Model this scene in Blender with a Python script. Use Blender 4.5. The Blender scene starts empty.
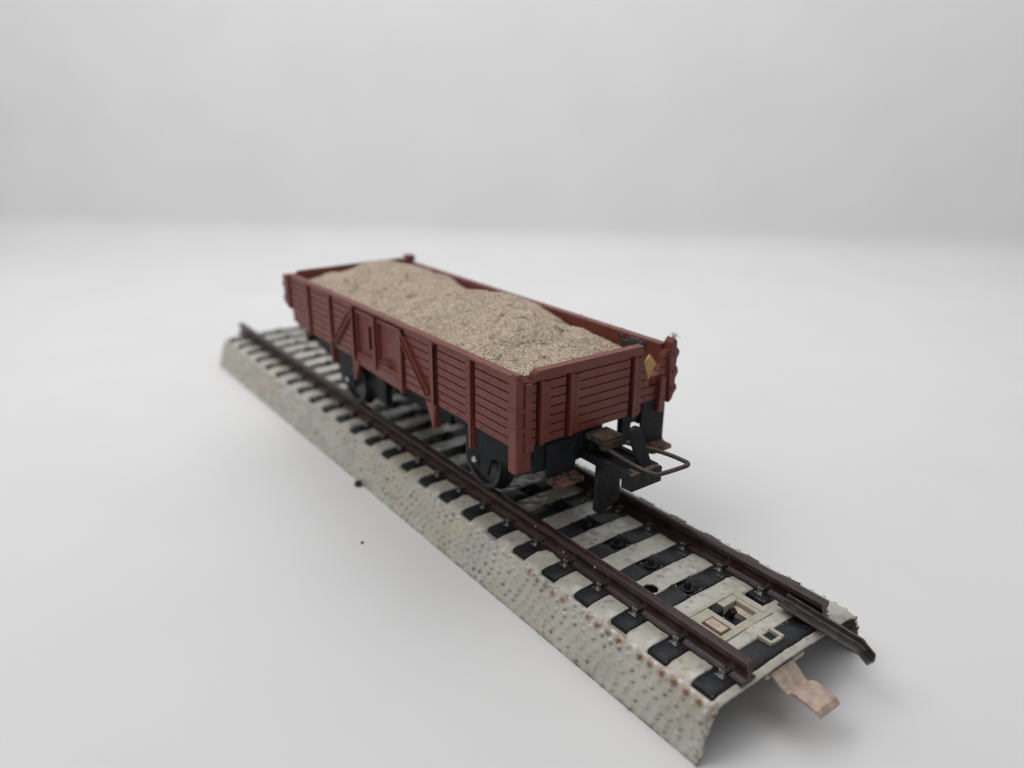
import bpy, bmesh, math, random
import numpy as np
from mathutils import Matrix, Vector, noise

S = 0.1                       # everything below is written in millimetres; one unit is a centimetre
rng = random.Random(7)
C = bpy.context.scene.collection
sc = bpy.context.scene

# ------------------------------------------------------------------ materials
def new_mat(name):
    m = bpy.data.materials.new(name); m.use_nodes = True
    nt = m.node_tree
    b = nt.nodes['Principled BSDF']
    return m, nt, b

def N(nt, t, **kw):
    n = nt.nodes.new(t)
    for k, v in kw.items(): setattr(n, k, v)
    return n

def coords(nt, scale=1.0):
    tc = N(nt, 'ShaderNodeTexCoord'); mp = N(nt, 'ShaderNodeMapping')
    mp.inputs['Scale'].default_value = (scale,)*3
    nt.links.new(tc.outputs['Object'], mp.inputs['Vector'])
    return mp.outputs['Vector']

def noise_tex(nt, vec, scale, detail=4, rough=0.55):
    n = N(nt, 'ShaderNodeTexNoise'); n.inputs['Scale'].default_value = scale
    n.inputs['Detail'].default_value = detail; n.inputs['Roughness'].default_value = rough
    nt.links.new(vec, n.inputs['Vector']); return n.outputs['Fac']

def ramp(nt, fac, stops):
    r = N(nt, 'ShaderNodeValToRGB'); e = r.color_ramp.elements
    while len(e) < len(stops): e.new(0.5)
    for i, (p, c) in enumerate(stops):
        e[i].position = p; e[i].color = (*c, 1) if len(c) == 3 else c
    nt.links.new(fac, r.inputs['Fac']); return r.outputs['Color']

def mix(nt, fac, a, b, mode='MIX'):
    m = N(nt, 'ShaderNodeMix', data_type='RGBA', blend_type=mode)
    if hasattr(fac, 'links') or hasattr(fac, 'is_linked'): nt.links.new(fac, m.inputs[0])
    else: m.inputs[0].default_value = fac
    for s, v in ((6, a), (7, b)):
        if isinstance(v, tuple): m.inputs[s].default_value = (*v, 1)
        else: nt.links.new(v, m.inputs[s])
    return m.outputs[2]

def bump(nt, b, height, strength, dist):
    n = N(nt, 'ShaderNodeBump'); n.inputs['Strength'].default_value = strength
    n.inputs['Distance'].default_value = dist
    nt.links.new(height, n.inputs['Height']); nt.links.new(n.outputs['Normal'], b.inputs['Normal'])

def simple(name, c1, c2, scale, rough, rough2=None, bump_s=0.15, bump_scale=40, metal=0.0, spec=0.5, lo=0.35, hi=0.65):
    m, nt, b = new_mat(name); v = coords(nt)
    f = noise_tex(nt, v, scale, 6, 0.6)
    nt.links.new(ramp(nt, f, [(lo, c1), (hi, c2)]), b.inputs['Base Color'])
    f2 = noise_tex(nt, v, scale*2.7, 4)
    mr = N(nt, 'ShaderNodeMapRange'); nt.links.new(f2, mr.inputs[0])
    mr.inputs[1].default_value = .3; mr.inputs[2].default_value = .7
    mr.inputs[3].default_value = rough; mr.inputs[4].default_value = rough2 if rough2 is not None else rough
    nt.links.new(mr.outputs[0], b.inputs['Roughness'])
    b.inputs['Metallic'].default_value = metal
    b.inputs['Specular IOR Level'].default_value = spec
    if bump_s: bump(nt, b, noise_tex(nt, v, bump_scale, 3), bump_s, 0.01)
    return m

M = {}
M['red'] = simple('brown_red_plastic', (0.148, 0.035, 0.025), (0.186, 0.046, 0.033), 3.0, 0.36, 0.55, 0.12, 45, spec=0.4)
M['black'] = simple('black_plastic', (0.006, 0.0065, 0.008), (0.013, 0.014, 0.017), 5.0, 0.45, 0.65, 0.15, 30, spec=0.3)
M['chassis'] = simple('dark_chassis', (0.008, 0.009, 0.011), (0.017, 0.019, 0.023), 6.0, 0.5, 0.7, 0.2, 30, spec=0.22)
M['wheel'] = simple('dark_wheel', (0.007, 0.0075, 0.009), (0.016, 0.017, 0.02), 9.0, 0.3, 0.5, 0.1, 30)
M['steel'] = simple('bright_steel', (0.5, 0.5, 0.5), (0.65, 0.64, 0.62), 10, 0.25, 0.4, 0.1, 60, metal=1.0)
M['rust'] = simple('rusty_steel', (0.035, 0.024, 0.020), (0.20, 0.105, 0.065), 9.0, 0.6, 0.85, 0.4, 40, spec=0.3, lo=0.38, hi=0.66)
M['wire'] = simple('brown_wire', (0.030, 0.021, 0.018), (0.085, 0.055, 0.042), 14.0, 0.45, 0.65, 0.25, 60, spec=0.5)
M['latch'] = simple('dusty_latch', (0.022, 0.018, 0.015), (0.12, 0.088, 0.062), 8.0, 0.6, 0.8, 0.4, 50, spec=0.3)
M['rail'] = simple('brown_rail', (0.024, 0.011, 0.011), (0.050, 0.025, 0.023), 5.0, 0.25, 0.42, 0.25, 30, spec=0.35)
M['sleeper'] = simple('black_sleeper', (0.005, 0.0055, 0.007), (0.020, 0.022, 0.027), 5.0, 0.38, 0.65, 0.45, 16, spec=0.4)
M['clip'] = simple('clip_metal', (0.07, 0.068, 0.066), (0.5, 0.49, 0.47), 22.0, 0.18, 0.35, 0.3, 60, metal=0.9)
M['joint'] = simple('grey_joint_steel', (0.085, 0.074, 0.07), (0.16, 0.145, 0.14), 7.0, 0.3, 0.5, 0.15, 50, metal=0.8)
M['copper'] = simple('dull_copper', (0.40, 0.30, 0.255), (0.58, 0.46, 0.37), 9.0, 0.38, 0.55, 0.25, 60, metal=0.45)
M['inside'] = simple('bare_tinplate', (0.10, 0.098, 0.095), (0.17, 0.165, 0.16), 5.0, 0.4, 0.6, 0.15, 30, metal=0.3)
M['beige'] = simple('beige_plastic', (0.40, 0.37, 0.30), (0.50, 0.465, 0.385), 6.0, 0.5, 0.65, 0.2, 40)
M['ochre'] = simple('ochre_chip', (0.42, 0.26, 0.10), (0.60, 0.41, 0.19), 9.0, 0.75, 0.9, 0.3, 40, spec=0.2)
M['crumb'] = simple('dark_crumb', (0.012, 0.011, 0.010), (0.03, 0.028, 0.025), 20.0, 0.7, 0.9, 0.3, 40)
M['glue'] = simple('dark_glue', (0.012, 0.014, 0.016), (0.075, 0.085, 0.088), 16.0, 0.25, 0.5, 0.4, 40)
M['fluff'] = simple('pale_fluff', (0.5, 0.48, 0.46), (0.7, 0.68, 0.66), 16.0, 0.8, 0.9, 0.2, 40)

def mat_sleeper():
    m = M['sleeper']; nt = m.node_tree; b = nt.nodes['Principled BSDF']; v = coords(nt)
    old = b.inputs['Base Color'].links[0].from_socket
    f = noise_tex(nt, v, 13, 5, .65)
    k = ramp(nt, f, [(.66, (0, 0, 0)), (.70, (1, 1, 1))])
    sep = N(nt, 'ShaderNodeSeparateColor'); nt.links.new(k, sep.inputs[0])
    nt.links.new(mix(nt, sep.outputs[0], old, (0.26, 0.25, 0.225)), b.inputs['Base Color'])
mat_sleeper()
def mat_red():
    m = M['red']; nt = m.node_tree; b = nt.nodes['Principled BSDF']; v = coords(nt)
    old = b.inputs['Base Color'].links[0].from_socket
    k = ramp(nt, noise_tex(nt, v, 26, 4, .6), [(.70, (0, 0, 0)), (.76, (.6, .6, .6))])
    sep = N(nt, 'ShaderNodeSeparateColor'); nt.links.new(k, sep.inputs[0])
    nt.links.new(mix(nt, sep.outputs[0], old, (0.30, 0.16, 0.13)), b.inputs['Base Color'])
mat_red()
def mat_backdrop():
    m, nt, b = new_mat('white_paper'); v = coords(nt)
    f = noise_tex(nt, v, 0.25, 3, .5)
    nt.links.new(ramp(nt, f, [(.3, (0.762, 0.762, 0.76)), (.7, (0.79, 0.79, 0.788))]), b.inputs['Base Color'])
    b.inputs['Roughness'].default_value = 0.6; b.inputs['Specular IOR Level'].default_value = 0.25
    bump(nt, b, noise_tex(nt, v, 9, 4), 0.03, 0.02)
    return m
M['paper'] = mat_backdrop()

def mat_sand():
    m, nt, b = new_mat('sand_grains'); v = coords(nt)
    vo = N(nt, 'ShaderNodeTexVoronoi'); vo.inputs['Scale'].default_value = 52
    nt.links.new(v, vo.inputs['Vector'])
    sep = N(nt, 'ShaderNodeSeparateColor'); nt.links.new(vo.outputs['Color'], sep.inputs[0])
    col = ramp(nt, sep.outputs[0], [(0, (0.05, 0.04, 0.03)), (.035, (0.22, 0.17, 0.13)), (.14, (0.42, 0.338, 0.258)), (.6, (0.565, 0.465, 0.362)), (.88, (0.65, 0.55, 0.445)), (1, (0.74, 0.66, 0.56))])
    big = ramp(nt, noise_tex(nt, v, 1.6, 5), [(.3, (0.86, 0.85, 0.84)), (.7, (1, 1, 1))])
    nt.links.new(mix(nt, 1.0, col, big, 'MULTIPLY'), b.inputs['Base Color'])
    b.inputs['Roughness'].default_value = 0.85; b.inputs['Specular IOR Level'].default_value = 0.25
    bump(nt, b, vo.outputs['Distance'], -0.4, 0.016)
    return m
M['sand'] = mat_sand()

def mat_roadbed():
    m, nt, b = new_mat('painted_tinplate'); v = coords(nt)
    f = noise_tex(nt, v, 2.2, 6, .6)
    col = ramp(nt, f, [(.3, (0.43, 0.415, 0.36)), (.5, (0.495, 0.48, 0.42)), (.7, (0.55, 0.53, 0.47))])
    sp = noise_tex(nt, v, 16, 3, .6)
    spc = ramp(nt, sp, [(.28, (0.62, 0.58, 0.54)), (.42, (1, 1, 1))])
    col = mix(nt, 0.7, col, spc, 'MULTIPLY')
    # pinkish worn zone
    w = ramp(nt, noise_tex(nt, v, 0.8, 4), [(.52, (1, 1, 1)), (.7, (1.0, 0.90, 0.82))])
    col = mix(nt, 1.0, col, w, 'MULTIPLY')
    for attr, c in (('grime', (0.06, 0.05, 0.042)), ('rust', (0.27, 0.115, 0.045)), ('scuff', (0.30, 0.33, 0.33)), ('glint', (0.74, 0.73, 0.70))):  # last attribute paints the glints of worn spots into the colour
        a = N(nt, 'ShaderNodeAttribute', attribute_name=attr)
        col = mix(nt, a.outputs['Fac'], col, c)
    nt.links.new(col, b.inputs['Base Color'])
    b.inputs['Roughness'].default_value = 0.24; b.inputs['Specular IOR Level'].default_value = 0.65
    bump(nt, b, noise_tex(nt, v, 22, 3), 0.2, 0.01)
    return m
M['roadbed'] = mat_roadbed()

# ------------------------------------------------------------------ mesh helpers (mm in, cm out)
class MB:
    def __init__(s): s.v = []; s.f = []
    def add(s, vs, fs):
        o = len(s.v); s.v += [tuple(p) for p in vs]; s.f += [tuple(i+o for i in f) for f in fs]; return s
    def box(s, x0, x1, y0, y1, z0, z1):
        return s.add([(x0,y0,z0),(x1,y0,z0),(x1,y1,z0),(x0,y1,z0),(x0,y0,z1),(x1,y0,z1),(x1,y1,z1),(x0,y1,z1)],
                     [(0,3,2,1),(4,5,6,7),(0,1,5,4),(1,2,6,5),(2,3,7,6),(3,0,4,7)])
    def prism(s, poly, a, b, to):
        """poly in 2D, extruded from depth a to b; to(u,v,d) -> 3D"""
        n = len(poly)
        return s.add([to(u,v,a) for u,v in poly]+[to(u,v,b) for u,v in poly],
              [tuple(range(n-1,-1,-1)), tuple(range(n,2*n))]+[(i,(i+1)%n,n+(i+1)%n,n+i) for i in range(n)])
    def bar(s, p, q, w, h, up=(0,0,1)):
        p, q, up = Vector(p), Vector(q), Vector(up); d = (q-p).normalized(); sd = d.cross(up).normalized(); u = sd.cross(d)
        c = [(-.5,-.5),(.5,-.5),(.5,.5),(-.5,.5)]
        return s.add([p+sd*w*a+u*h*b for a,b in c]+[q+sd*w*a+u*h*b for a,b in c],
                     [(3,2,1,0),(4,5,6,7),(0,1,5,4),(1,2,6,5),(2,3,7,6),(3,0,4,7)])
    def lathe(s, prof, c, axis='y', n=32):
        """prof: (r, d) pairs along the axis, closed with caps"""
        vs, fs = [], []
        for r, d in prof:
            for k in range(n):
                a = 2*math.pi*k/n; e, g = r*math.cos(a), r*math.sin(a)
                vs.append({'y':(c[0]+e,c[1]+d,c[2]+g),'x':(c[0]+d,c[1]+e,c[2]+g),'z':(c[0]+e,c[1]+g,c[2]+d)}[axis])
        m = len(prof)
        for i in range(m-1):
            for k in range(n): fs.append((i*n+k, i*n+(k+1)%n, (i+1)*n+(k+1)%n, (i+1)*n+k))
        fs += [tuple(range(n-1,-1,-1)), tuple(range((m-1)*n, m*n))]
        return s.add(vs, fs)
    def dome(s, c, r, nrm, n=8, flat=0.7):
        nz = Vector(nrm).normalized(); t = nz.orthogonal().normalized(); bt = nz.cross(t); c = Vector(c)
        vs, fs = [], []
        for j, (rr, hh) in enumerate(((1, -.15), (.85, .5), (.45, .9))):
            for k in range(n):
                a = 2*math.pi*k/n; vs.append(c+(t*math.cos(a)+bt*math.sin(a))*r*rr+nz*r*flat*hh)
        vs.append(c+nz*r*flat)
        for j in range(2):
            for k in range(n): fs.append((j*n+k, j*n+(k+1)%n, (j+1)*n+(k+1)%n, (j+1)*n+k))
        fs += [(2*n+k, 2*n+(k+1)%n, 3*n) for k in range(n)]
        return s.add(vs, fs)
    def tube(s, pts, r, n=10):
        pts = [Vector(p) for p in pts]; vs, fs = [], []; prev = None
        for i, p in enumerate(pts):
            d = (pts[min(i+1,len(pts)-1)]-pts[max(i-1,0)]).normalized()
            t = (prev-d*prev.dot(d)).normalized() if prev else d.orthogonal().normalized(); prev = t; bt = d.cross(t)
            for k in range(n):
                a = 2*math.pi*k/n; vs.append(p+(t*math.cos(a)+bt*math.sin(a))*r)
        for i in range(len(pts)-1):
            for k in range(n): fs.append((i*n+k, i*n+(k+1)%n, (i+1)*n+(k+1)%n, (i+1)*n+k))
        fs += [tuple(range(n-1,-1,-1)), tuple(range((len(pts)-1)*n, len(pts)*n))]
        return s.add(vs, fs)
    def build(s, name, mat, parent=None, bevel=0.0, smooth=False, seg=2):
        base = parent_base(parent)
        me = bpy.data.meshes.new(name)
        me.from_pydata([((x-base[0])*S, (y-base[1])*S, (z-base[2])*S) for x, y, z in s.v], [], s.f)
        bm = bmesh.new(); bm.from_mesh(me); bmesh.ops.recalc_face_normals(bm, faces=bm.faces[:]); bm.to_mesh(me); bm.free()
        return link(name, me, mat, parent, bevel, smooth, seg)

BASE = {}
def parent_base(p):
    while p is not None:
        if p.name in BASE: return BASE[p.name]
        p = p.parent
    return (0, 0, 0)

def link(name, me, mat, parent=None, bevel=0.0, smooth=False, seg=2):
    o = bpy.data.objects.new(name, me); C.objects.link(o)
    if mat: me.materials.append(mat)
    if parent is not None: o.parent = parent
    if bevel:
        md = o.modifiers.new('bevel', 'BEVEL'); md.width = bevel*S; md.segments = seg; md.limit_method = 'ANGLE'; md.angle_limit = math.radians(35)
        md.use_clamp_overlap = True
    if smooth:
        me.polygons.foreach_set('use_smooth', [True]*len(me.polygons)); 
        try: me.set_sharp_from_angle(angle=math.radians(50))
        except Exception: pass
    return o

def thing(name, label, cat, base, group=None):
    o = bpy.data.objects.new(name, None); C.objects.link(o); o.location = [c*S for c in base]
    o.empty_display_size = .3
    BASE[o.name] = base; o['label'] = label; o['category'] = cat
    if group: o['group'] = group
    return o

def tag(o, label, cat, group=None):
    o['label'] = label; o['category'] = cat
    if group: o['group'] = group
    return o

def clip_band(poly, lo, hi):
    def half(pl, z, keep_above):
        out = []
        for i in range(len(pl)):
            a, b = pl[i], pl[(i+1) % len(pl)]
            ia, ib = ((a[1] >= z, b[1] >= z) if keep_above else (a[1] <= z, b[1] <= z))
            if ia: out.append(a)
            if ia != ib:
                t = (z-a[1])/(b[1]-a[1]); out.append((a[0]+(b[0]-a[0])*t, z))
        return out
    p = half(poly, lo, True)
    return half(p, hi, False) if p else p

def plank_panel(mb, polys, levels, to, back, face, groove=0.18, depth=0.36):
    """slab from depth `back` to `face`, its face cut in planks by grooves at the given levels"""
    sg = 1 if face > back else -1
    for pl in polys:
        mb.prism(pl, back, face-sg*depth, to)
        lv = [-99]+sorted(levels)+[999]
        for a, b in zip(lv[:-1], lv[1:]):
            c = clip_band(pl, a+groove/2, b-groove/2)
            if len(c) >= 3 and max(p[1] for p in c)-min(p[1] for p in c) > 0.08:
                mb.prism(c, face-sg*(depth+0.05), face+rng.uniform(-.02, .02), to)

# ------------------------------------------------------------------ backdrop: one white sheet, table plane sweeping up to the wall
CAM = (42.138, -76.329, 73.311); YAW, PITCH, ROLL, FPX = 0.927, -0.353, 0.007, 764.598
def backdrop():
    fw = Vector((-math.sin(YAW), math.cos(YAW), 0)); rt = Vector((math.cos(YAW), math.sin(YAW), 0))
    foot = Vector((CAM[0], CAM[1], 0)); D = 402; r = 15
    prof = [(-520, 0), (0, 0), (200, 0), (D-r, 0)]
    for k in range(1, 17):
        a = math.pi/2*k/16; prof.append((D-r+r*math.sin(a), r-r*math.cos(a)))
    prof += [(D+22, 200), (D+75, 620)]
    ws = [-700, -420, -200, 0, 200, 420, 700]
    mb = MB(); vs = []
    for d, z in prof:
        for w in ws:
            p = foot+fw*(d+-0.11*w)+rt*w; vs.append((p.x, p.y, z))
    n = len(ws)
    fs = [(i*n+j, i*n+j+1, (i+1)*n+j+1, (i+1)*n+j) for i in range(len(prof)-1) for j in range(n-1)]
    o = mb.add(vs, fs).build('backdrop', M['paper'], smooth=True); o['kind'] = 'structure'
    return o
backdrop()

# ------------------------------------------------------------------ track
TRK = thing('railway_track', 'straight piece of tinplate model railway track with black sleepers and brown rails', 'model track', (-90, 0, 0))
RAIL_Y = 8.9
PROF = [(-17.3,0.0),(-17.05,0.9),(-16.55,3.0),(-16.0,5.0),(-15.4,6.5),(-14.7,7.45),(-13.6,7.9),(-11.5,7.95),(-8.9,7.9),(-5,8.02),(0,8.12)]
PROF = PROF+[(-y, z) for y, z in PROF[-2::-1]]
def prof_resample(step):
    P = [Vector(p) for p in PROF]; out = [P[0]]; L = [0]
    for a, b in zip(P[:-1], P[1:]): L.append(L[-1]+(b-a).length)
    n = int(L[-1]/step); res = []
    for i in range(n+1):
        d = L[-1]*i/n; k = max(j for j in range(len(L)) if L[j] <= d+1e-9); k = min(k, len(P)-2)
        t = (d-L[k])/(L[k+1]-L[k]); res.append(P[k].lerp(P[k+1], t))
    # smooth the corners a little
    for _ in range(9):
        res = [res[0]]+[(res[i-1]+res[i]*2+res[i+1])/4 for i in range(1, len(res)-1)]+[res[-1]]
    return np.array([(p.x, p.y) for p in res])
def top_z(y):
    for (a, za), (b, zb) in zip(PROF[:-1], PROF[1:]):
        if a <= y <= b: return za+(zb-za)*(y-a)/(b-a)
    return 0

PITCHX, SX = 7.262, -2.6
SLEEPERS = [SX-PITCHX*k for k in range(25)]
HOLES = [(-20.1, -4.75, 1.25, 1.15)]
SLW = 1.62
def roadbed():
    step = 0.19
    pr = prof_resample(step); m = len(pr); xs = np.arange(-180.0, 0.35, step); n = len(xs)
    tang = np.gradient(pr, axis=0); tang /= np.linalg.norm(tang, axis=1)[:, None]
    nrm = np.stack([-tang[:, 1], tang[:, 0]], 1)
    arc = np.concatenate([[0], np.cumsum(np.linalg.norm(np.diff(pr, axis=0), axis=1))]); Ltot = arc[-1]
    h = np.zeros((n, m)); grime = np.zeros((n, m)); rust = np.zeros((n, m)); scuff = np.zeros((n, m)); glint = np.zeros((n, m))
    r = np.random.RandomState(5)
    def dab(arr, x, s, rad, amp, el=1.0, mode='add'):
        i0, i1 = int((x-rad*2.6-xs[0])/step), int((x+rad*2.6-xs[0])/step)+2
        j0, j1 = int((s-rad*2.6*el)/step), int((s+rad*2.6*el)/step)+2
        i0, i1, j0, j1 = max(i0,0), min(i1,n), max(j0,0), min(j1,m)
        if i0 >= i1 or j0 >= j1: return
        X, Y = np.meshgrid(xs[i0:i1]-x, arc[j0:j1]-s, indexing='ij')
        g = amp*np.exp(-((X/rad)**2+(Y/(rad*el))**2)*1.1)
        if mode == 'add': arr[i0:i1, j0:j1] += g
        else: arr[i0:i1, j0:j1] = np.maximum(arr[i0:i1, j0:j1], g)
    # embossed stones: rows of stubby bumps over the skirts, flatter ones on the crown
    for side in (0, 1):
        for row in range(7):
            s0 = 0.7+row*1.12
            x = -180+(row%2)*.9+r.rand()*.3
            while x < 0:
                s = s0+r.normal(0, .13); x += 1.62+r.rand()*.45
                ss = s if side == 0 else Ltot-s
                if row < 1 and r.rand() < .4: continue
                dab(h, x, ss, .30+r.rand()*.10, .26+r.rand()*.2)
                u = r.rand()
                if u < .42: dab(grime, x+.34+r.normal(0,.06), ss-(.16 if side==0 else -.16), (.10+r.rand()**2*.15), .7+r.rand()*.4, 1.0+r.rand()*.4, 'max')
                if u < .6: dab(h, x+.55, ss-.1, .24, -.2)
    for k in range(5200):
        x, s = r.uniform(-180, 0), r.uniform(9, Ltot-9)
        dab(h, x, s, .4+r.rand()*.4, r.uniform(-.05, .13))
        if r.rand() < .26: dab(grime, x, s, .18+r.rand()*.3, .15+r.rand()*.35, 1, 'max')
    # rim beads, pale dabs painted as glints, and rusty worn stones along the left crown edge
    x = -180
    while x < -1:
        x += 1.5+r.rand()*.7; s = 7.2+r.normal(0, .16)
        dab(h, x, s, .36, .30)
        if x > -36 and r.rand() < .8: dab(rust, x, s, .46+r.rand()*.2, .95, 1.0, 'max'); dab(grime, x+.08, s-.1, .2+r.rand()*.1, .85+r.rand()*.2, 1, 'max')
        elif r.rand() < .12: dab(rust, x, s, .3, .6, 1, 'max')
        if x > -36 and r.rand() < .25: dab(rust, x+.5, s+.8, .36, .8, 1, 'max')
        if -100 < x < -60 and r.rand() < .3: dab(rust, x, s-r.rand()*3, .5, .35+r.rand()*.3, 1, 'max')
        if x > -75 and r.rand() < .5: dab(glint, x+.6, s+.5, .22+r.rand()*.2, .8, 1, 'max')
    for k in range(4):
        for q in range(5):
            dab(glint, SLEEPERS[k]-2.1+r.normal(0,.5), 9.2+r.rand()*1.3, .3+r.rand()*.35, .7, 1, 'max')  # pale painted glints beside the near sleepers
    for (x, y) in ((-45.5, -13.6), (-45.0, -14.4), (-31.3, -14.0), (-30.5, -13.4), (-31.8, -13.2)):
        j = int(np.argmin(np.abs(pr[:, 0]-y))); dab(scuff, x, arc[j], 1.0+r.rand()*.6, .9, 1, 'max')
    # bottom edges: chipped and dark
    for k in range(150):
        x = r.uniform(-180, 0); s = .1
        dab(grime, x, s, .3+r.rand()*.5, .6*r.rand()+.2, .7, 'max')
    for k in range(60):
        x = r.uniform(-.4, .3); s = r.uniform(0, 9); dab(grime, x, s, .25, .6*r.rand()+.2, 1, 'max')
    ytop = np.clip((14.5-np.abs(pr[:, 0]))/.12, 0, 1)[None, :]
    near = np.min(np.abs(xs[:, None]-np.array(SLEEPERS)[None, :]-.15), axis=1)
    last = (xs > -5.5)[:, None] & (pr[None, :, 0] > 9.9)
    trough = np.clip((SLW+.12-near)/.2, 0, 1)[:, None]*ytop*(~last)
    h = h*(1-trough)-.75*trough
    wav = np.array([[noise.noise((x*.05, s*.1, 3))*.12 for s in arc[::6]] for x in xs[::10]])
    Y = pr[None, :, 0]+nrm[None, :, 0]*h; Z = pr[None, :, 1]+nrm[None, :, 1]*h
    # the pressed lip dips under the rails at the near end
    edge = np.clip((xs+1.6)/1.9, 0, 1)[:, None]**2
    Z = Z-edge*0.55*np.clip(pr[None, :, 1]/7.9, 0, 1)
    X = np.repeat(xs[:, None], m, 1)+r.normal(0, .02, (n, m))
    V = np.stack([(X+90)*S, Y*S, Z*S], -1).reshape(-1, 3)
    ii, jj = np.meshgrid(np.arange(n-1), np.arange(m-1), indexing='ij')
    cx, cy = xs[ii], pr[jj, 0]
    keep = np.ones(ii.shape, bool)
    for hx, hy, a, b in HOLES: keep &= ((cx-hx)/a)**2+((cy-hy)/b)**2 > 1
    keep &= ~((cx > -12.7) & (cx < -6.2) & (cy > -5.6) & (cy < 4.6))
    ii, jj = ii[keep], jj[keep]
    F = np.stack([ii*m+jj, (ii+1)*m+jj, (ii+1)*m+jj+1, ii*m+jj+1], -1)
    me = bpy.data.meshes.new('roadbed')
    me.vertices.add(len(V)); me.vertices.foreach_set('co', V.ravel().astype(np.float32))
    me.loops.add(F.size); me.loops.foreach_set('vertex_index', F.ravel().astype(np.int32))
    me.polygons.add(len(F)); me.polygons.foreach_set('loop_start', np.arange(0, F.size, 4, dtype=np.int32))
    me.polygons.foreach_set('use_smooth', np.ones(len(F), bool))
    me.update(calc_edges=True); me.validate()
    for nm, arr in (('grime', grime), ('rust', rust), ('scuff', scuff), ('glint', glint)):
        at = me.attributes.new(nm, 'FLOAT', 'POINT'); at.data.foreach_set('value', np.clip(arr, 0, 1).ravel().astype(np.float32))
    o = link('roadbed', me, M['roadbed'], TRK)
    sd = o.modifiers.new('sheet', 'SOLIDIFY'); sd.thickness = .38*S; sd.offset = -1; me.materials.append(M['inside']); sd.material_offset = 1; sd.material_offset_rim = 0
    return o
roadbed()

# rails: hollow-looking section with rounded head, thin web and wide foot
def rail(yc, x0, x1):
    sec = [(-1.32,7.9),(1.32,7.9),(1.3,8.3),(.66,8.52),(.46,8.8),(.44,9.75),(.72,10.0),(.86,10.3),(.80,10.72),(.55,10.98),(.2,11.06),
           (-.2,11.06),(-.55,10.98),(-.80,10.72),(-.86,10.3),(-.72,10.0),(-.44,9.75),(-.46,8.8),(-.66,8.52),(-1.3,8.3)]
    mb = MB(); n = len(sec); vs, fs = [], []
    xs = [x0+(x1-x0)*i/40 for i in range(41)]
    for x in xs:
        dy = noise.noise((x*.06, yc, 0))*.05
        vs += [(x, yc+y+dy, z) for y, z in sec]
    for i in range(40):
        for k in range(n): fs.append((i*n+k, i*n+(k+1)%n, (i+1)*n+(k+1)%n, (i+1)*n+k))
    fs += [tuple(range(n-1,-1,-1)), tuple(range(40*n, 41*n))]
    mb.add(vs, fs)
    return mb.build('rail', M['rail'], TRK, smooth=True)
RL = rail(-RAIL_Y, -182.5, .2); RR = rail(RAIL_Y, -180.2, -1.2)
# flaked paint on the near rail
for x, y, z in ((-33.5,-9.5,8.95),(-26.3,-9.72,10.3),(-40.2,-9.72,10.35)):
    MB().dome((x, y, z), .28, (0,-1,.3), 7, .35).build('paint_flake', M['clip'], RL)

def sleeper_mesh(y0, y1, seed, notch=True):
    r = random.Random(seed); ny = 40; mb = MB(); w = SLW; vs, fs = [], []
    sec = [(-w,-.6),(-w,.0),(-w+.1,.1),(0,.13),(w-.1,.1),(w,.0),(w,-.6)]; n = len(sec)
    for i in range(ny+1):
        y = y0+(y1-y0)*i/ny; lift = 0
        if notch and -1.5 < y < 1.3: lift = -.62
        elif notch and -2.0 < y < 1.8: lift = .25
        z = top_z(y); ex = .22*math.sin(y*.7+seed)+.2*noise.noise((y*1.1, seed*3.1, 0))+r.uniform(-.06, .06)
        e = min(i, ny-i)
        for x, dz in sec:
            sc_ = 1 if e > 0 else .98
            vs.append((x*sc_+ex*.3+.15, y+.1*r.uniform(-1,1)*(e==0), z+(dz+(lift if dz > 0 else 0))+(r.uniform(-.03,.03) if dz > 0.05 else 0)))
    for i in range(ny):
        for k in range(n-1): fs.append((i*n+k, i*n+k+1, (i+1)*n+k+1, (i+1)*n+k))
    fs += [tuple(range(n)), tuple(range((ny+1)*n-1, ny*n-1, -1))]
    return mb.add(vs, fs)
def clip_mesh(seed):
    r = random.Random(seed); mb = MB()
    return clip_shape(mb, r)
def clip_shape(mb, r):
    mb.box(-.55,.55,-.55,.55,-.1,.16)
    mb.box(-.42,.42,-.1,.62,.1,.62+r.uniform(-.08,.08))
    mb.bar((-.1,.25,.6),(.15+r.uniform(-.2,.2),.95,.42),.62,.22)
    mb.dome((.25,-.3,.15),.24,(0,0,1),7,.9)
    mb.v = [(x*1.15, y*1.2, z*1.35) for x, y, z in mb.v]
    return mb
def local(mb, name, mat, bevel=0, smooth=False):
    return mb.build(name, mat, None, bevel, smooth)
protoclips = []
for k in range(3):
    o = local(clip_mesh(k), 'rail_clip', M['clip'], .08); protoclips.append(o)
stud = MB().lathe([(1.0,-.4),(1.0,-.2),(.55,-.12),(.5,.6),(.34,.9),(.12,1.0)], (0,0,0), 'z', 16)
stud_o = local(stud, 'contact_stud', M['black'], 0, True)
first_clip = {0: True, 1: True, 2: True}; first_stud = True
sleep_protos = [sleeper_mesh(-14.05+.1*(k%3), 14.3-.1*(k%2), k+3).build('sleeper', M['sleeper'], None, 0, True) for k in range(4)]
left_short = sleeper_mesh(-14.2, -5.9, 21, False); right_short = sleeper_mesh(5.6, 14.2, 22, False)
used = set()
def put(proto, key, parent, loc, rot=0):
    if key in used: o = proto.copy(); C.objects.link(o)
    else: o = proto; used.add(key)
    o.parent = parent; o.location = loc; o.rotation_euler = (0, 0, rot); return o
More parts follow.
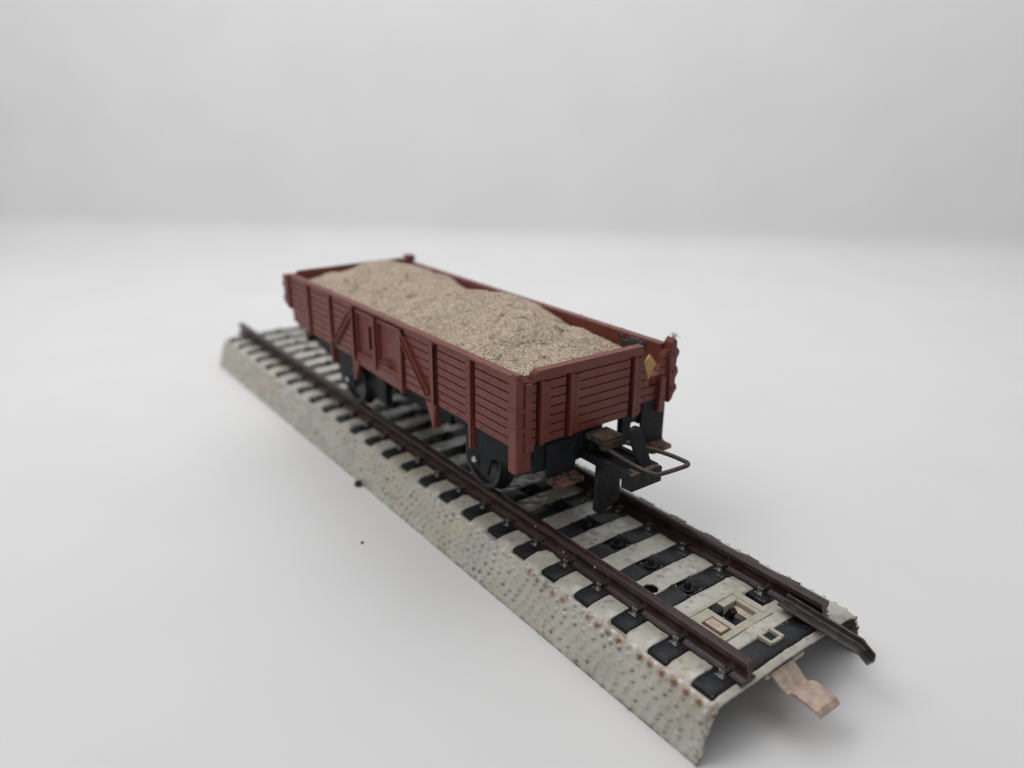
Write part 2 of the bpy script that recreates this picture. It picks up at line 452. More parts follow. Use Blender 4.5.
for i, x in enumerate(SLEEPERS):
    if i == 0:
        a = sleeper_mesh(-14.2, 9.9, 33, False).build('sleeper', M['sleeper'], None, 0, True); a.parent = TRK; a.location = ((x+90)*S, 0, 0); owners = {-1: a, 1: a}
    elif i == 1:
        a = left_short.build('sleeper', M['sleeper'], None, 0, True); a.parent = TRK; a.location = ((x+90)*S, 0, 0)
        b = right_short.build('sleeper', M['sleeper'], None, 0, True); b.parent = TRK; b.location = ((x+90)*S, 0, 0)
        owners = {-1: a, 1: b}
    else:
        k = i % 4
        a = put(sleep_protos[k], 's%d' % k, TRK, ((x+90)*S, 0, 0)); owners = {-1: a, 1: a}
    for sd in (-1, 1):
        for io in (-1, 1):
            if sd > 0 and io < 0 and i == 0: continue
            k = rng.randrange(3); y = sd*RAIL_Y+io*1.72
            put(protoclips[k], 'c%d' % k, owners[sd], (rng.uniform(-.15,.15)*S, y*S, (top_z(y)+.12)*S), 0 if io < 0 else math.pi)
    if i > 1:
        put(stud_o, 'st', a, (rng.uniform(-.1,.1)*S, rng.uniform(-.1,.1)*S, (top_z(0)+.02)*S))

# centre contact box in the second bay
cb = MB(); x0, x1, y0, y1, zt = -12.75, -6.1, -5.75, 4.7, 8.3
cb.box(x0, x1, y0, y1, 6.2, 6.6)
cb.box(x0, -12.1, y0, y1, 6.6, zt); cb.box(-6.8, x1, y0, y1, 6.6, zt)
cb.box(-12.1, -6.8, y0, -5.1, 6.6, zt); cb.box(-12.1, -6.8, 3.6, y1, 6.6, zt)
cb.box(-12.1, -6.8, -2.6, -1.7, 6.6, 8.2); cb.box(-12.1, -10.5, -5.1, -2.6, 6.6, 8.2); cb.box(-7.2, -6.8, -5.1, -2.6, 6.6, 8.2)
cb.box(-12.1, -10.9, .3, 3.6, 6.6, 8.2); cb.box(-7.4, -6.8, -1.7, 3.6, 6.6, 8.2); cb.box(-10.9, -7.4, 2.9, 3.6, 6.6, 8.2)
CB = cb.build('contact_box', M['beige'], TRK, .1)
MB().box(-10.3, -7.5, -4.55, -3.0, 7.0, 8.35).build('copper_bar', M['copper'], CB, .12)
MB().box(-10.6, -7.7, 1.4, 2.6, 6.7, 7.7).build('copper_bar', M['copper'], CB, .12)
MB().lathe([(1.0,-1.9),(1.0,-.3),(.9,-.1),(.62,0)], (-11.35,-.75,8.25), 'z', 18).build('contact_plug', M['black'], CB, 0, True)
sp = MB().bar((-9.9,-.1,7.2),(-8.9,-.3,9.1),.9,.9); sp.box(-9.8,-7.6,-1.1,.4,6.7,7.7)
sp.build('contact_spring', M['black'], CB, .12)
# small pale clip round the last stud
U = MB(); U.box(-4.2,-2.0,-1.55,-1.05,8.0,8.75); U.box(-4.2,-2.0,.75,1.3,8.0,8.75); U.box(-2.4,-1.9,-1.05,.75,8.0,8.7); U.box(-4.2,-3.8,-1.05,.0,8.0,8.6)
U.build('stud_clip', M['beige'], TRK, .12)
MB().box(-3.7,-2.5,-.9,.6,7.8,8.35).build('contact_stud', M['black'], TRK, .1)
# copper tongue reaching out under the near lip
tg = MB()
pts = [(-6.0,6.9),(0.2,6.4),(1.6,5.5),(2.6,4.9),(3.2,5.4),(3.9,5.6),(6.6,5.2),(7.2,4.8)]
hw = [2.3,2.3,2.2,2.1,2.0,2.1,2.1,2.0]; cyt = -2.0; vs, fs = [], []
for (x, z), w in zip(pts, hw): vs += [(x,cyt-w,z),(x,cyt+w,z),(x,cyt+w,z+.5),(x,cyt-w,z+.5)]
for i in range(len(pts)-1):
    for k in range(4): fs.append((i*4+k, i*4+(k+1)%4, i*4+4+(k+1)%4, i*4+4+k))
fs += [(3,2,1,0), tuple(range(len(pts)*4-4, len(pts)*4))]
tg.add(vs, fs).build('contact_tongue', M['copper'], TRK, .1)
hold = MB().box(-4.5,.1,-4.9,3.2,5.9,6.75); hold.build('tongue_holder', M['beige'], TRK, .25)
# grey steel joint plate clipped inside the right rail
jt = MB(); secj = [(-1.35,.0),(1.2,-.35),(1.35,.3),(1.1,.95),(.75,.95),(.85,.25),(.75,.0),(-1.3,.35)]
vs, fs = [], []; xj = [-6.2,-3,0,3,5.0,5.6,6.2,6.9]; n = len(secj)
for x in xj:
    d = 0 if x < 5.3 else -(x-5.3)*.55; wsc = 1 if x < 5.3 else .75
    vs += [(x, 6.85+y*wsc, 9.0-(x+6)*.045+z+d) for y, z in secj]
for i in range(len(xj)-1):
    for k in range(n): fs.append((i*n+k, i*n+(k+1)%n, (i+1)*n+(k+1)%n, (i+1)*n+k))
fs += [tuple(range(n-1,-1,-1)), tuple(range((len(xj)-1)*n, len(xj)*n))]
jt.add(vs, fs).build('rail_joint', M['joint'], TRK, .06)

# ------------------------------------------------------------------ wagon
XF, XR, HW, ZT, ZB = -37.3, -122.6, 15.7, 37.2, 26.2
WAG = thing('goods_wagon', 'brown red open goods wagon with planked sides and a broken front corner', 'model wagon', (-80, 0, 10.4))
LEV = [27.45, 28.85, 30.25, 31.65, 33.05, 34.45, 35.85]
STAKES = [-49.2, -60.0, -70.8, -89.5, -100.0, -111.1]

def side_wall(sgn):
    ZT = 37.2 if sgn < 0 else 36.6
    to = lambda u, v, d: (u, sgn*d, v)          # depth measured outward from the wagon's centre line
    mb = MB()
    rear_cut = [(XR+.3,ZT-.2),(XR+.3,30.2),(XR+2.6,28.6),(XR+4.2,ZB)]
    fx = XF-1.1 if sgn < 0 else XF-1.2
    wall = lambda a, b: [(a,ZB),(b,ZB),(b,ZT-.2),(a,ZT-.2)]
    G = 1.2                                      # slot on the near side of every stake
    xs_ = sorted(STAKES)
    if sgn < 0:
        rear = [(XR+4.2,ZB),(xs_[0]-.2,ZB),(xs_[0]-.2,ZT-.2),(XR+.3,ZT-.2),(XR+.3,30.2),(XR+2.6,28.6)]
        bays = [rear]+[wall(a+G, b-.2) for a, b in zip(xs_[:-1], xs_[1:]) if not (a < -80 and b > -80)]+[wall(xs_[-1]+G, fx)]
        plank_panel(mb, bays, LEV, to, HW-.95, HW)
        mb.prism([(XR+4.2,ZB+.05),(-89.5,ZB+.05),(-89.5,ZT-.25),(XR+.35,ZT-.25),(XR+.35,30.2),(XR+2.65,28.65)], HW-1.3, HW-.9, to)
        mb.prism(wall(-70.8, fx-.05), HW-1.3, HW-.9, to)
        mb.prism(wall(-89.5, -70.8), HW-1.3, HW-.75, to)
    else:
        plank_panel(mb, [wall(XR, fx)], LEV, to, HW-1.3, HW)
    # rim along the top and sill strip
    mb.prism([(XR+.4,ZT-.38),(fx,ZT-.38),(fx,ZT+.05),(XR+.4,ZT+.05)], HW-1.4, HW+.09, to)
    # rivets on the sill and on the stake flanges
    for k in range(26):
        x = XF-2.6-k*3.25
        if any(abs(x-s) < 1.3 for s in STAKES) or x < XR+5 or (-89 < x < -70 and sgn < 0): continue
        mb.dome((x, sgn*(HW+.01), 26.75), .21, (0,sgn,0))
    o = mb.build('side_wall', M['red'], WAG, .05, seg=1)
    for i, s in enumerate(STAKES):
        st = MB(); zb = {0:22.3,1:22.0,2:24.7,3:21.9,4:22.6,5:25.6}[i]
        st.prism([(s-1.25,ZB-.05),(s+.1,ZB-.05),(s+.1,36.3),(s-1.25,36.3)], HW-.1, HW+.12, to)      # flange
        if i in (1, 3):
            e = -1 if i == 1 else 1
            st.prism([(s-.3,36.4),(s-.3,ZB),(s-.45-(2.0 if e<0 else .3),ZB),(s-.2,zb),(s+.35,zb),(s+.5+(.3 if e<0 else 1.6),ZB),(s+.4,ZB),(s+.4,36.4)][::-1], HW+.0, HW+.38, to)
            st.prism([(s-.25,zb),(s+.4,zb),(s+.4,36.6),(s-.25,36.6)], HW-.9, HW+.5, to)
            st.prism([(s-.3,zb),(s+.45,zb),(s+.45,ZB-.1),(s-.3,ZB-.1)], HW-.7, HW+.4, to)
        else:
            st.prism([(s-.25,zb),(s+.4,zb),(s+.4,36.6),(s-.25,36.6)], HW-.9, HW+.42, to)
            if i in (0, 2, 4): st.prism([(s-.4,zb),(s+.5,zb),(s+.5,ZB-.1),(s-.4,ZB-.1)], HW-.7, HW+.05, to)
        for z in LEV:
            st.dome((s-.85, sgn*(HW+.13), z-.62), .2, (0,sgn,0))
        st.build('stake', M['red'], o, .07)
    # diagonal channel braces either side of the doors
    for a, b in (((-70.0,35.2),(-61.7,27.4)), ((-90.3,35.2),(-98.4,27.4))):
        br = MB(); A = Vector((a[0], sgn*(HW+.02), a[1])); B = Vector((b[0], sgn*(HW+.02), b[1]))
        br.bar(A, B, 1.3, .4, (0,sgn,0))
        d = (B-A).normalized(); side = d.cross(Vector((0,sgn,0))).normalized()
        for e in (-1, 1): br.bar(A+side*.58*e+Vector((0,sgn*.3,0)), B+side*.58*e+Vector((0,sgn*.3,0)), .22, .55, (0,sgn,0))
        br.dome((b[0]+.2, sgn*(HW+.5), b[1]+.5), .3, (0,sgn,0)); br.dome((a[0]-.1, sgn*(HW+.4), a[1]+.4), .45, (0,sgn,0))
        br.build('brace', M['red'], o, .05)
    if sgn < 0:
        # two pressed door leaves with a sill, post between and latch bars
        for (a, b, kind) in ((-80.1,-71.2,0), (-88.8,-81.0,1)):
            dr = MB()
            fr = .55
            dr.prism([(a,27.2),(b,27.2),(b,27.9),(a,27.9)], HW-1.2, HW-.05, to); dr.prism([(a,35.7),(b,35.7),(b,36.4),(a,36.4)], HW-1.2, HW-.05, to)
            dr.prism([(a,27.9),(a+fr,27.9),(a+fr,35.7),(a,35.7)], HW-1.2, HW-.1, to); dr.prism([(b-fr,27.9),(b,27.9),(b,35.7),(b-fr,35.7)], HW-1.2, HW-.1, to)
            # dished sheet
            n1, n2 = 14, 12; vs, fs = [], []
            for i in range(n1+1):
                for j in range(n2+1):
                    u = i/n1; v = j/n2; q = math.sin(math.pi*u)**.6*math.sin(math.pi*v)**.6
                    vs.append((a+fr+(b-a-2*fr)*u, sgn*(HW-.5-.75*q*(0.6+.4*u)), 27.9+7.8*v))
            for i in range(n1):
                for j in range(n2): fs.append((i*(n2+1)+j, (i+1)*(n2+1)+j, (i+1)*(n2+1)+j+1, i*(n2+1)+j+1))
            dr.add(vs, fs)
            d = dr.build('door', M['red'], o, .04, smooth=True)
            hb = MB()
            if kind == 0:
                hb.tube([(x, sgn*(HW+.05), 28.45+dz) for x, dz in ((-78.9,0),(-78.6,.35),(-76.0,.35),(-75.6,0),(-76.0,-.35),(-78.6,-.35),(-78.9,0))], .18, 8)
            else:
                hb.prism([(-83.6,29.6),(-82.9,29.6),(-82.9,34.0),(-83.6,34.0)], HW-.9, HW+.25, to)
            hb.build('door_latch', M['red'], d, .06)
        pm = MB(); pm.prism([(-81.0,26.4),(-80.2,26.4),(-80.2,36.5),(-81.0,36.5)], HW-.8, HW+.45, to)
        pm.build('door_post', M['red'], o, .07)
        sl = MB(); sl.prism([(-89.3,25.5),(-71.0,24.9),(-71.0,27.2),(-89.3,27.2)], HW-.6, HW+.1, to); sl.build('door_sill', M['red'], o, .07)
    return o
SW_near = side_wall(-1); SW_far = side_wall(1)

def end_wall(front):
    X = XF if front else XR; sg = 1 if front else -1
    to = lambda u, v, d: (X+sg*d, u, v)
    mb = MB()
    if front:
        A = [(-14.9,ZB),(11.1,ZB),(11.1,30.4),(10.3,32.6),(9.6,34.6),(9.1,37.5),(-12.1,37.6),(-12.9,36.9),(-13.2,36.5),(-14.9,36.4)]
        B = [(11.1,ZB),(14.6,ZB),(14.6,27.0),(15.0,27.4),(15.0,35.4),(14.7,35.9),(14.2,34.9),(13.9,33.4),(13.2,32.2),(12.3,31.6),(11.6,30.2),(11.1,30.4)]
        st_list = ((-11.6,36.0,26.1),(-6.0,36.0,26.1),(7.2,36.0,25.8))
    else:
        A = [(-15,ZB),(15,ZB),(15,36.2),(13,37.6),(-13,37.6),(-15,36.2)]; B = None
        st_list = ((-12,36,26),(-6,36,26),(6,36,26),(12,36,26))
    def cut(poly, y0, y1):
        sw = [(v, u) for u, v in poly]; c = clip_band(sw, y0, y1); return [(u, v) for v, u in c]
    edges = [-99]+[e for y, _, _ in st_list for e in (y-.75, y-.1)]+[99]
    for a, b in zip(edges[0::2], edges[1::2]):
        c = cut(A, a, b)
        if len(c) >= 3: plank_panel(mb, [c], LEV, to, -.95, 0.0)
    mb.prism(clip_band(A, 36.15, 99), -.95, .04, to)
    mb.prism([(y, z-.05 if z > 30 else z+.05) for y, z in A], -1.3, -.9, to)
    if B: plank_panel(mb, [B], LEV, to, -1.3, 0.0)
    # worn top rim
    if front: mb.prism([(-12.0,37.35),(9.05,37.25),(9.1,37.55),(-12.0,37.65)], -1.35, .08, to)
    o = mb.build('end_wall', M['red'], WAG, .05, seg=1)
    for y, zt, zb in st_list:
        st = MB(); st.prism([(y-.15,zb),(y+.6,zb),(y+.6,zt),(y-.15,zt)], -.9, .42, to)
        st.prism([(y+.6,zb+.1),(y+1.8,zb+.1),(y+1.8,zt-.3),(y+.6,zt-.3)], -.1, .14, to)
        for z in LEV: st.dome((X+sg*.14, y+1.25, z-.6), .19, (sg,0,0))
        st.build('stake', M['red'], o, .07)
    if front:
        st = MB(); st.prism([(12.7,25.7),(13.9,25.6),(14.1,27.2),(13.9,31.4),(12.9,31.7)], -.1, .85, to)
        for z in (27.0, 28.2, 29.6): st.dome((X+.86, 13.3, z), .15, (1,0,0))
        st.build('stake', M['red'], o, .07)
    return o
end_wall(True); end_wall(False)

# corner posts: the near front one is whole, the far front one is snapped off
def post(name_y, front):
    sg = 1 if front else -1; X = XF if front else XR
    mb = MB(); y = name_y; s = 1 if y > 0 else -1
    def bx(x0, x1, y0, y1, z0, z1): mb.box(min(x0,x1), max(x0,x1), min(y0,y1), max(y0,y1), z0, z1)
    if front and s < 0:
        bx(X-1.7, X+.2, -HW-.4, -HW+1.1, 22.4, 37.0); bx(X-1.5, X+.3, -HW-.3, -HW+2.3, 22.5, 28.2)       # vertical leg
        bx(X-1.3, X+.1, -HW-.2, -HW+.9, 36.9, 37.7)
        bx(X-.2, X+.55, -HW+1.1, -HW+2.3, 26.0, 36.2)         # flange on the end
        bx(X-.2, X+.72, -HW+1.1, -HW+2.6, 25.6, 27.0)
        for z in (28.9, 31.9): bx(X-1.8, X+.4, -HW-.55, -HW+2.0, z, z+.75)
    elif front:
        to = lambda u, v, d: (X+d, u, v)
        pl = [(15.4,26.6),(16.2,27.2),(16.5,28.0),(17.0,28.6),(17.0,29.6),(16.6,30.0),(16.7,30.9),(17.1,31.4),(17.0,32.6),(16.6,33.0),(16.7,34.3),(17.1,34.7),(17.0,35.7),(16.5,36.1),(16.4,37.2),(15.9,37.8),(15.2,37.0),(15.0,34.0),(15.2,30.0)]
        mb.prism(pl, -1.3, .55, to)
        pl2 = [(14.9,27.2),(15.5,27.0),(15.7,35.0),(15.3,36.0),(14.9,35.6)]
        mb.prism(pl2, -1.2, .1, to)
        for z in (28.6, 31.6, 34.8): mb.box(X-1.5, X+.72, 15.7, 16.95, z, z+.8)
    elif s < 0:
        to = lambda u, v, d: (u, -HW-d, v)
        mb.prism([(X-1.4,36.9),(X-1.4,35.4),(X-1.9,35.2),(X-1.9,34.2),(X-1.3,34.0),(X-1.3,32.2),(X-1.9,32.0),(X-1.9,30.9),(X-1.0,30.3),(X+.2,29.9),(X+1.2,29.4),(X+1.2,36.9)], -1.1, .5, to)
    else:
        bx(X-1.0, X+1.2, HW-1.1, HW+.5, 27.0, 37.8); bx(X-1.2, X+1.4, HW-1.3, HW+.7, 36.9, 38.1)
    return mb.build('corner_post', M['red'], WAG, .16)
for yy, fr in ((-1, True), (1, True), (-1, False), (1, False)): post(yy, fr)
# white fibre snagged on the snapped post
MB().box(XR+1, XF-1.2, -HW+1.2, HW-1.2, 26.2, 27.0).build('floor', M['chassis'], WAG)
# dried dark glue on the far wall's inner face
gl = MB()
for k in range(60):
    x = -44.2+rng.gauss(0, 1.5); z = 36.0-abs(rng.gauss(0, .9)); 
    if z < 33 or x > -41.6: continue
    gl.dome((x, HW-1.28-(.15 if z > 36.3 else 0), min(z, 36.9)), rng.uniform(.3,.75), (rng.uniform(-.2,.2),-1,rng.uniform(-.2,.2)), 7, .5)
gl.build('glue_stain', M['glue'], WAG, 0, True)

# ---- running gear
def underframe():
    mb = MB()
    for s in (-1, 1):
        a = XF-.8 if s < 0 else XF-9.5
        mb.box(XR+2.0, a, min(s*8.7,s*10.4), max(s*8.7,s*10.4), 21.6 if s < 0 else 18.5, 26.3)  # far solebar made deeper to block light under the wagon
        if s < 0: mb.box(-62.5, XF-.8, -10.35, -8.8, 21.0, 22.0)
    mb.box(-119, -58, -3.5, 3.5, 19.0, 26.25); mb.box(-97, -69, -7.0, 7.0, 17.0, 24.0)  # centre boxes added to darken the track below
    for x in (-70, -80, -90): mb.box(x-.8, x+.8, -8.8, 8.8, 23.6, 26.25)
    mb.box(-92.5,-88.5,-10.2,-8.6,15.5,22.0); 
    return mb.build('underframe', M['chassis'], WAG, .12)
underframe()
WX = (-55.0, -104.0); WZ = 16.2
for x in WX:
    for s in (-1, 1):
        to = lambda u, v, d, s=s: (x+u, s*d, WZ+v)
        mb = MB()
        if s < 0:
            fl_ = 1 if x > -80 else -1
            mb.prism([(fl_*a, b) for a, b in ((-3,3.8),(-2.6,-.9),(.9,-1.3),(3.2,-1.5),(4.7,2.3),(10.2,3.5),(16.3,4.6),(16.3,9.0),(-4,9.0))], 10.4, 11.0, to)
        else:
            mb.prism([(-3.6,6.2),(-2.4,-2.2),(2.4,-2.2),(3.6,6.2)][::-1], 10.35, 11.0, to)
        mb.box(x-1.3, x+1.1, min(s*10.9,s*11.15), max(s*10.9,s*11.15), WZ-.8, WZ+1.7)
        g = mb.build('axle_guard', M['chassis'], WAG, .1)
        MB().lathe([(.62,0),(.62,.25),(.4,.5),(.12,.6)] if s > 0 else [(.62,0),(.62,-.25),(.4,-.5),(.12,-.6)], (x, s*11.1, WZ+.5), 'y', 14).build('axle_tip', M['steel'], g, 0, True)
    for s in (-1, 1):
        pr = [(1.0,7.0),(3.9,7.1),(4.1,6.9),(5.75,7.0),(5.85,7.4),(5.3,7.9),(5.15,9.6),(4.95,9.7),(4.3,9.6),(4.0,8.9),(1.6,9.0),(1.2,9.7),(.5,9.8)]
        MB().lathe([(r, s*d) for r, d in pr], (x, 0, WZ), 'y', 48).build('wheel', M['wheel'], WAG, 0, True)
    MB().lathe([(.9,-7.2),(.9,7.2)], (x, 0, WZ), 'y', 16).build('axle', M['wheel'], WAG, 0, True)

# buffer beams
MB().box(XF-1.6, XF-.25, -12.6, 1.2, 21.4, 26.1).build('buffer_beam', M['chassis'], WAG, .12)
MB().box(XF-1.5, XF-.35, 5.7, 9.6, 24.6, 26.3).box(XF-1.4, XF-.3, 5.6, 7.7, 21.0, 25.0).box(XF-1.5, XF-.35, 9.4, 14.6, 24.0, 26.9).build('buffer_beam', M['chassis'], WAG, .12)
MB().box(XR+.25, XR+1.6, -12.6, 12.6, 21.4, 26.1).build('buffer_beam', M['chassis'], WAG, .12)
# bent step plates, rusty on the tread
def step_plate(y0, y1, ztop, zb):
    vs, fs = [], []; path = [(XF-.2,ztop),(XF-.2,zb+1.1),(XF-.05,zb+.45),(XF+.35,zb+.08),(XF+1.0,zb-.05),(XF+2.9,zb-.05)]
    mb = MB(); pl = MB(); n = len(path)
    def strip(mb, path, y0, y1, t, rnd=False):
        nn = len(path); vs = []; fs = []
        for i, (x, z) in enumerate(path):
            a, b = path[max(i-1,0)], path[min(i+1,nn-1)]; d = Vector((b[0]-a[0], b[1]-a[1])).normalized(); nx, nz = -d.y*t, d.x*t
            i0 = .7 if (rnd and i == nn-1) else 0
            vs += [(x,y0+i0,z),(x,y1-i0,z),(x+nx,y1-i0,z+nz),(x+nx,y0+i0,z+nz)]
        for i in range(nn-1):
            for k in range(4): fs.append((i*4+k, i*4+(k+1)%4, i*4+4+(k+1)%4, i*4+4+k))
        fs += [(3,2,1,0), tuple(range(nn*4-4, nn*4))]; mb.add(vs, fs)
    strip(mb, path[:3], y0, y1, .38); o = mb.build('step_plate', M['chassis'], WAG, .1)
    strip(pl, path[2:5]+[(XF+2.2,zb-.05),(XF+2.9,zb-.05)], y0, y1, .38, True); pl.build('rusty_tread', M['rust'], o, .1)
step_plate(-10.3, -4.5, 25.6, 19.5); step_plate(9.5, 15.0, 27.7, 19.6)

# coupler at the near end: channel, front block, latch, lever, hanging plate and wire bow
def coupler():
    mb = MB()
    for y0, y1 in ((-3.2,-2.1),(2.1,3.2)): mb.box(XF-6, -27.2, y0, y1, 21.5, 22.9)
    mb.box(-28.6, -26.4, -3.1, 3.2, 20.2, 22.7)
    mb.box(XF-6, -28.4, -2.2, 2.2, 22.0, 22.5)
    mb.box(XF-8, XF+1.2, -2.5, 2.2, 22.7, 24.5)
    o = mb.build('coupler', M['black'], WAG, .12)
    MB().box(-37.0,-33.2,-2.9,1.6,25.0,25.9).box(-34.2,-33.0,-2.5,1.3,24.0,25.3).build('latch', M['latch'], o, .18)
    MB().box(-28.5, -26.55, -2.95, 3.05, 22.6, 22.82).build('dusty_top', M['latch'], o, .08)
    lv = MB(); lv.bar((-30.1,.75,27.4),(-27.7,.95,22.4),2.3,.8,(1,0,.4)); lv.lathe([(1.15,-.4),(1.15,.4)],(-30.1,.75,27.3),'x',18)
    lv.build('lever', M['black'], o, .1)
    hp = MB(); hp.prism([(-2.9,21.5),(-3.1,13.8),(-2.4,13.1),(1.6,14.6),(1.7,20.2),(-.2,20.6),(-.4,22.0)], -34.4, -33.3, lambda u,v,d:(d,u,v))
    hp.build('uncoupling_plate', M['black'], o, .12)
    P = [(-35.2,-1.5,24.3),(-31.0,-1.3,23.6),(-26.4,-.8,23.1),(-24.9,-.1,22.9),(-24.5,.4,22.85),(-24.0,5.6,22.9),(-24.1,6.3,22.95),(-24.7,6.7,23.0),(-28.2,5.6,23.5),(-30.6,2.9,24.3),(-32.2,1.2,24.9)]
    # round the corners
    Q = [Vector(p) for p in P]
    for _ in range(2):
        R_ = [Q[0]]
        for a, b in zip(Q[:-1], Q[1:]): R_ += [a.lerp(b,.25), a.lerp(b,.75)]
        Q = R_+[Q[-1]]
    MB().tube(Q, .34, 10).build('wire_loop', M['wire'], o, 0, True)
coupler()

# ------------------------------------------------------------------ sand load
def interp(x, tab):
    xs, ys = zip(*tab); return float(np.interp(x, xs, ys))
ZC = [(-122,35.6),(-118,37.4),(-113,39.2),(-109,40.2),(-104,40.0),(-97,39.0),(-92,38.0),(-88,36.4),(-85,35.0),(-83.5,35.2),(-82,36.8),(-79.5,39.2),(-76,40.6),(-71,41.1),(-66,40.9),(-58,39.8),(-50,39.0),(-45,38.2),(-41,37.4),(-38,36.8)]
ZF = [(-122,35.2),(-113,36.0),(-103,36.3),(-95,35.4),(-87,34.0),(-82,34.4),(-76,36.0),(-69,35.6),(-60,34.0),(-55,33.4),(-45,32.8),(-38,32.2)]
ZN = [(-122,35.4),(-112,36.3),(-95,36.6),(-85,35.3),(-80,36.6),(-60,36.8),(-38,36.6)]
def sand_z(x, y):
    yc = -1.5; Y = 14.2; xx = x-.35*y; zc, zf, zn = interp(xx if -100 < x < -60 else x, ZC), interp(x, ZF), interp(x, ZN)
    if y < yc:
        t = (yc-y)/(Y+yc); z = zc+(zn-zc)*t**1.6
    else:
        t = (y-yc)/(Y-yc); z = zc+(zf-zc)*(t**1.5*.75+.25*t**3)
    if x > -43 and y > 2: z -= (x+43)/4.5*min((y-2)/6, 1)*1.6
    z += 1.0*noise.noise((x*.12, y*.14, 1))+.4*noise.noise((x*.32, y*.32, 5))+.13*noise.noise((x*.8, y*.8, 7))
    z -= .5*max(0, noise.noise((x*.55, y*.55, 11))-.36)*5
    z += 1.3*math.exp(-(((x+52)/4)**2+((y-11.5)/2.2)**2))-.8*math.exp(-(((x+58)/3)**2+((y-8)/3)**2))
    for px, py in ((-47.5,-2.5),(-53,-9),(-52,-5),(-60,-3),(-70,3),(-92,1)): z -= 1.1*math.exp(-(((x-px)/.5)**2+((y-py)/.45)**2))
    # little hollow near the front
    z -= 1.1*math.exp(-(((x-y*.25+47)/1.5)**2))*(1 if abs(y) < 9 else .3)
    z -= .9*math.exp(-(((x+49)/1.4)**2+((y-2.5)/1.2)**2))+.45*math.exp(-(((x+57)/2.2)**2+((y+6)/1.6)**2))
    return z
def sand_load():
    st = .24; xs = np.arange(XR+1.3, XF-1.2, st); ys = np.arange(-14.35, 14.4, st)
    r = np.random.RandomState(3); vs = []
    for x in xs:
        for y in ys:
            z = sand_z(x, y)+r.normal(0, .06)
            if abs(y) > 14.2 and z > 36.9: z = 36.9
            vs.append((x+r.uniform(-.08,.08), y+r.uniform(-.08,.08)*(abs(y) < 14), z))
    n = len(ys)
    fs = [(i*n+j, (i+1)*n+j, (i+1)*n+j+1, i*n+j+1) for i in range(len(xs)-1) for j in range(n-1)]
    mb = MB().add(vs, fs)
    # skirt down to the wagon floor so that the heap is solid
    ring = [j for j in range(n)]+[i*n+n-1 for i in range(1, len(xs))]+[(len(xs)-1)*n+j for j in range(n-2,-1,-1)]+[i*n for i in range(len(xs)-2,0,-1)]
    base = len(mb.v)
    for k in ring: x, y, z = mb.v[k]; mb.v.append((x, y, 27.05))
    m = len(ring)
    for i in range(m): mb.f.append((ring[i], ring[(i+1)%m], base+(i+1)%m, base+i))
    # loose grains
    for k in range(3000):
        x = XF-1.6-(r.rand()**1.3)*80; y = r.uniform(-14.0, 14.0); s = r.uniform(.05, .13)
        z = sand_z(x, y)+s*.4
        a = r.rand()*6.28; c_, s_ = math.cos(a)*s, math.sin(a)*s; h = s*r.uniform(.6, 1.1)
        mb.add([(x+c_,y+s_,z),(x-s_,y+c_,z),(x-c_,y-s_,z),(x+s_,y-c_,z),(x,y,z+h),(x,y,z-h)],
               [(0,1,4),(1,2,4),(2,3,4),(3,0,4),(1,0,5),(2,1,5),(3,2,5),(0,3,5)])
    o = mb.build('sand_load', M['sand'], None)
    tag(o, 'heaped load of coarse beige sand filling the brown red wagon', 'sand load'); o['kind'] = 'thing'
sand_load()

# ochre chip wedged behind the broken front corner
ch = MB(); ch.prism([(9.65,33.9),(11.0,31.1),(12.75,33.9),(11.15,35.6)], XF-.75, XF-.3, lambda u,v,d:(d,u,v))
tag(ch.build('cardboard_chip', M['ochre'], None, .08), 'small ochre diamond shaped chip in the broken front corner of the wagon', 'chip')
# wisp of pale fluff snagged on the snapped corner post
fm = MB()
for k in range(26):
    p = Vector((XF-.3+rng.gauss(0,.15), 16.1+rng.gauss(0,.15), 37.5)); q = [p]
    d = Vector((rng.gauss(0,.4), .5+rng.gauss(0,.4), .8)).normalized()
    for j in range(5): q.append(q[-1]+d*.22); d = (d+Vector((rng.gauss(0,.45),rng.gauss(0,.45),rng.gauss(0,.4)))).normalized()
    fm.tube(q, .035, 5)
tag(fm.build('fluff_wisp', M['fluff'], None, 0, True), 'small wisp of pale fluff snagged on top of the snapped corner post of the wagon', 'fluff')
# crumbs on the table beside the track
def crumb(x, y, r_, label, seed):
    q = random.Random(seed); bm = bmesh.new(); bmesh.ops.create_icosphere(bm, subdivisions=2, radius=r_*S)
    for v in bm.verts: v.co *= q.uniform(.75, 1.2); v.co.z *= .7
    me = bpy.data.meshes.new('crumb'); bm.to_mesh(me); bm.free()
    o = link('crumb', me, M['crumb']); o.location = (x*S, y*S, r_*.6*S); tag(o, label, 'crumb')
crumb(-87.4, -18.0, .85, 'black crumb touching the foot of the long near edge of the track', 1)
crumb(-67.2, -27.1, .28, 'tiny dark speck lying alone on the white table away from the track', 2)

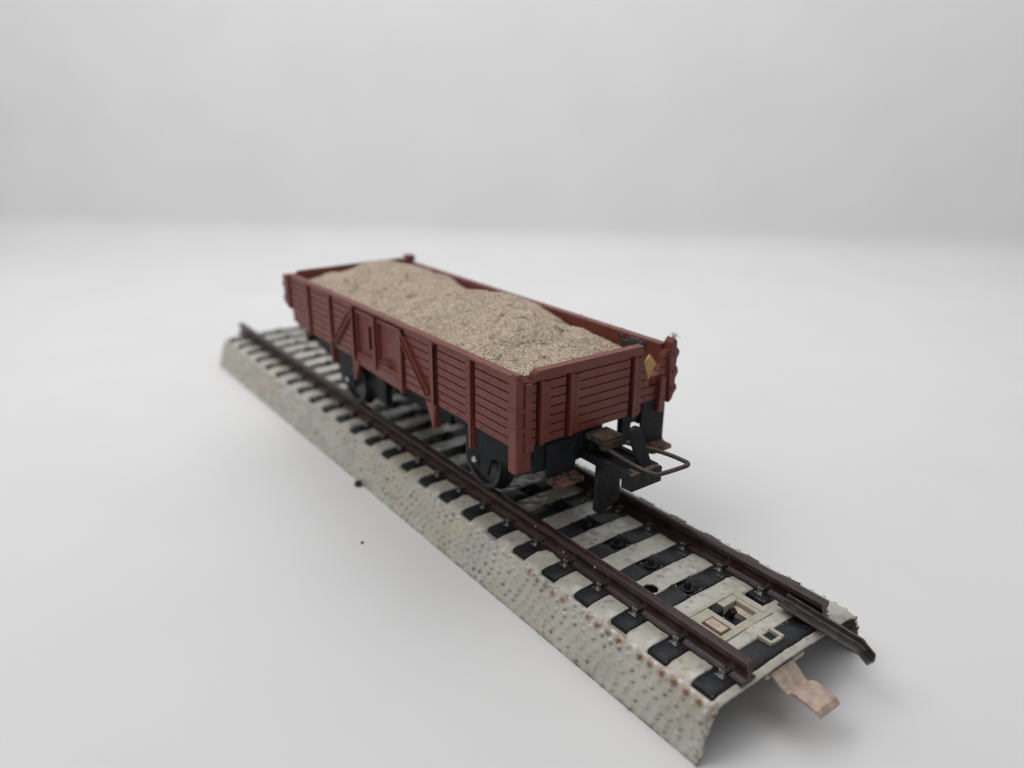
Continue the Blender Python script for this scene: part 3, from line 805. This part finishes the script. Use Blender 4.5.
# ------------------------------------------------------------------ camera
f = Vector((-math.sin(YAW)*math.cos(PITCH), math.cos(YAW)*math.cos(PITCH), math.sin(PITCH)))
r0 = Vector((math.cos(YAW), math.sin(YAW), 0)); u0 = r0.cross(f)
r1 = r0*math.cos(ROLL)+u0*math.sin(ROLL); u1 = u0*math.cos(ROLL)-r0*math.sin(ROLL)
cd = bpy.data.cameras.new('camera'); cam = bpy.data.objects.new('camera', cd); C.objects.link(cam)
mw = Matrix.Identity(4)
for i in range(3):
    mw[i][0] = r1[i]; mw[i][1] = u1[i]; mw[i][2] = -f[i]; mw[i][3] = CAM[i]*S
cam.matrix_world = mw
cd.sensor_fit = 'HORIZONTAL'; cd.sensor_width = 36; cd.lens = FPX/1024*36; cd.clip_start = .1; cd.clip_end = 500
cd.dof.use_dof = True; cd.dof.focus_distance = 107*S; cd.dof.aperture_fstop = 0.15
sc.camera = cam

# ------------------------------------------------------------------ light: a photo box, soft lamp above and a weaker one from the left
w = bpy.data.worlds.new('World'); sc.world = w; w.use_nodes = True
bg = w.node_tree.nodes['Background']; bg.inputs[0].default_value = (0.985, 0.983, 0.995, 1); bg.inputs[1].default_value = 0.25
def area(name, loc, target, sx, sy, power, col):
    l = bpy.data.lights.new(name, 'AREA'); l.shape = 'RECTANGLE'; l.size = sx*S; l.size_y = sy*S; l.energy = power; l.color = col
    o = bpy.data.objects.new(name, l); C.objects.link(o); o.location = [c*S for c in loc]
    d = Vector(target)-Vector(loc); o.rotation_euler = d.to_track_quat('-Z', 'Y').to_euler()
    return o
area('top_lamp', (-140, 35, 430), (-143, 37, 0), 560, 520, 9800, (0.995, 0.988, 0.99))
area('wall_fill', (-115, 48, 340), (-300, 180, 190), 1000, 140, 4600, (0.962, 0.97, 1.0))  # added out-of-view fill that only brightens the backdrop wall
area('side_lamp', (-170, -290, 440), (-80, 0, 20), 220, 220, 5600, (1.0, 0.985, 0.965))
sc.view_settings.view_transform = 'Standard'; sc.view_settings.look = 'None'; sc.view_settings.exposure = 0.06; sc.view_settings.gamma = 1
sc.render.engine = 'CYCLES'; sc.cycles.use_denoising = True; sc.cycles.max_bounces = 8; sc.cycles.filter_width = 1.25
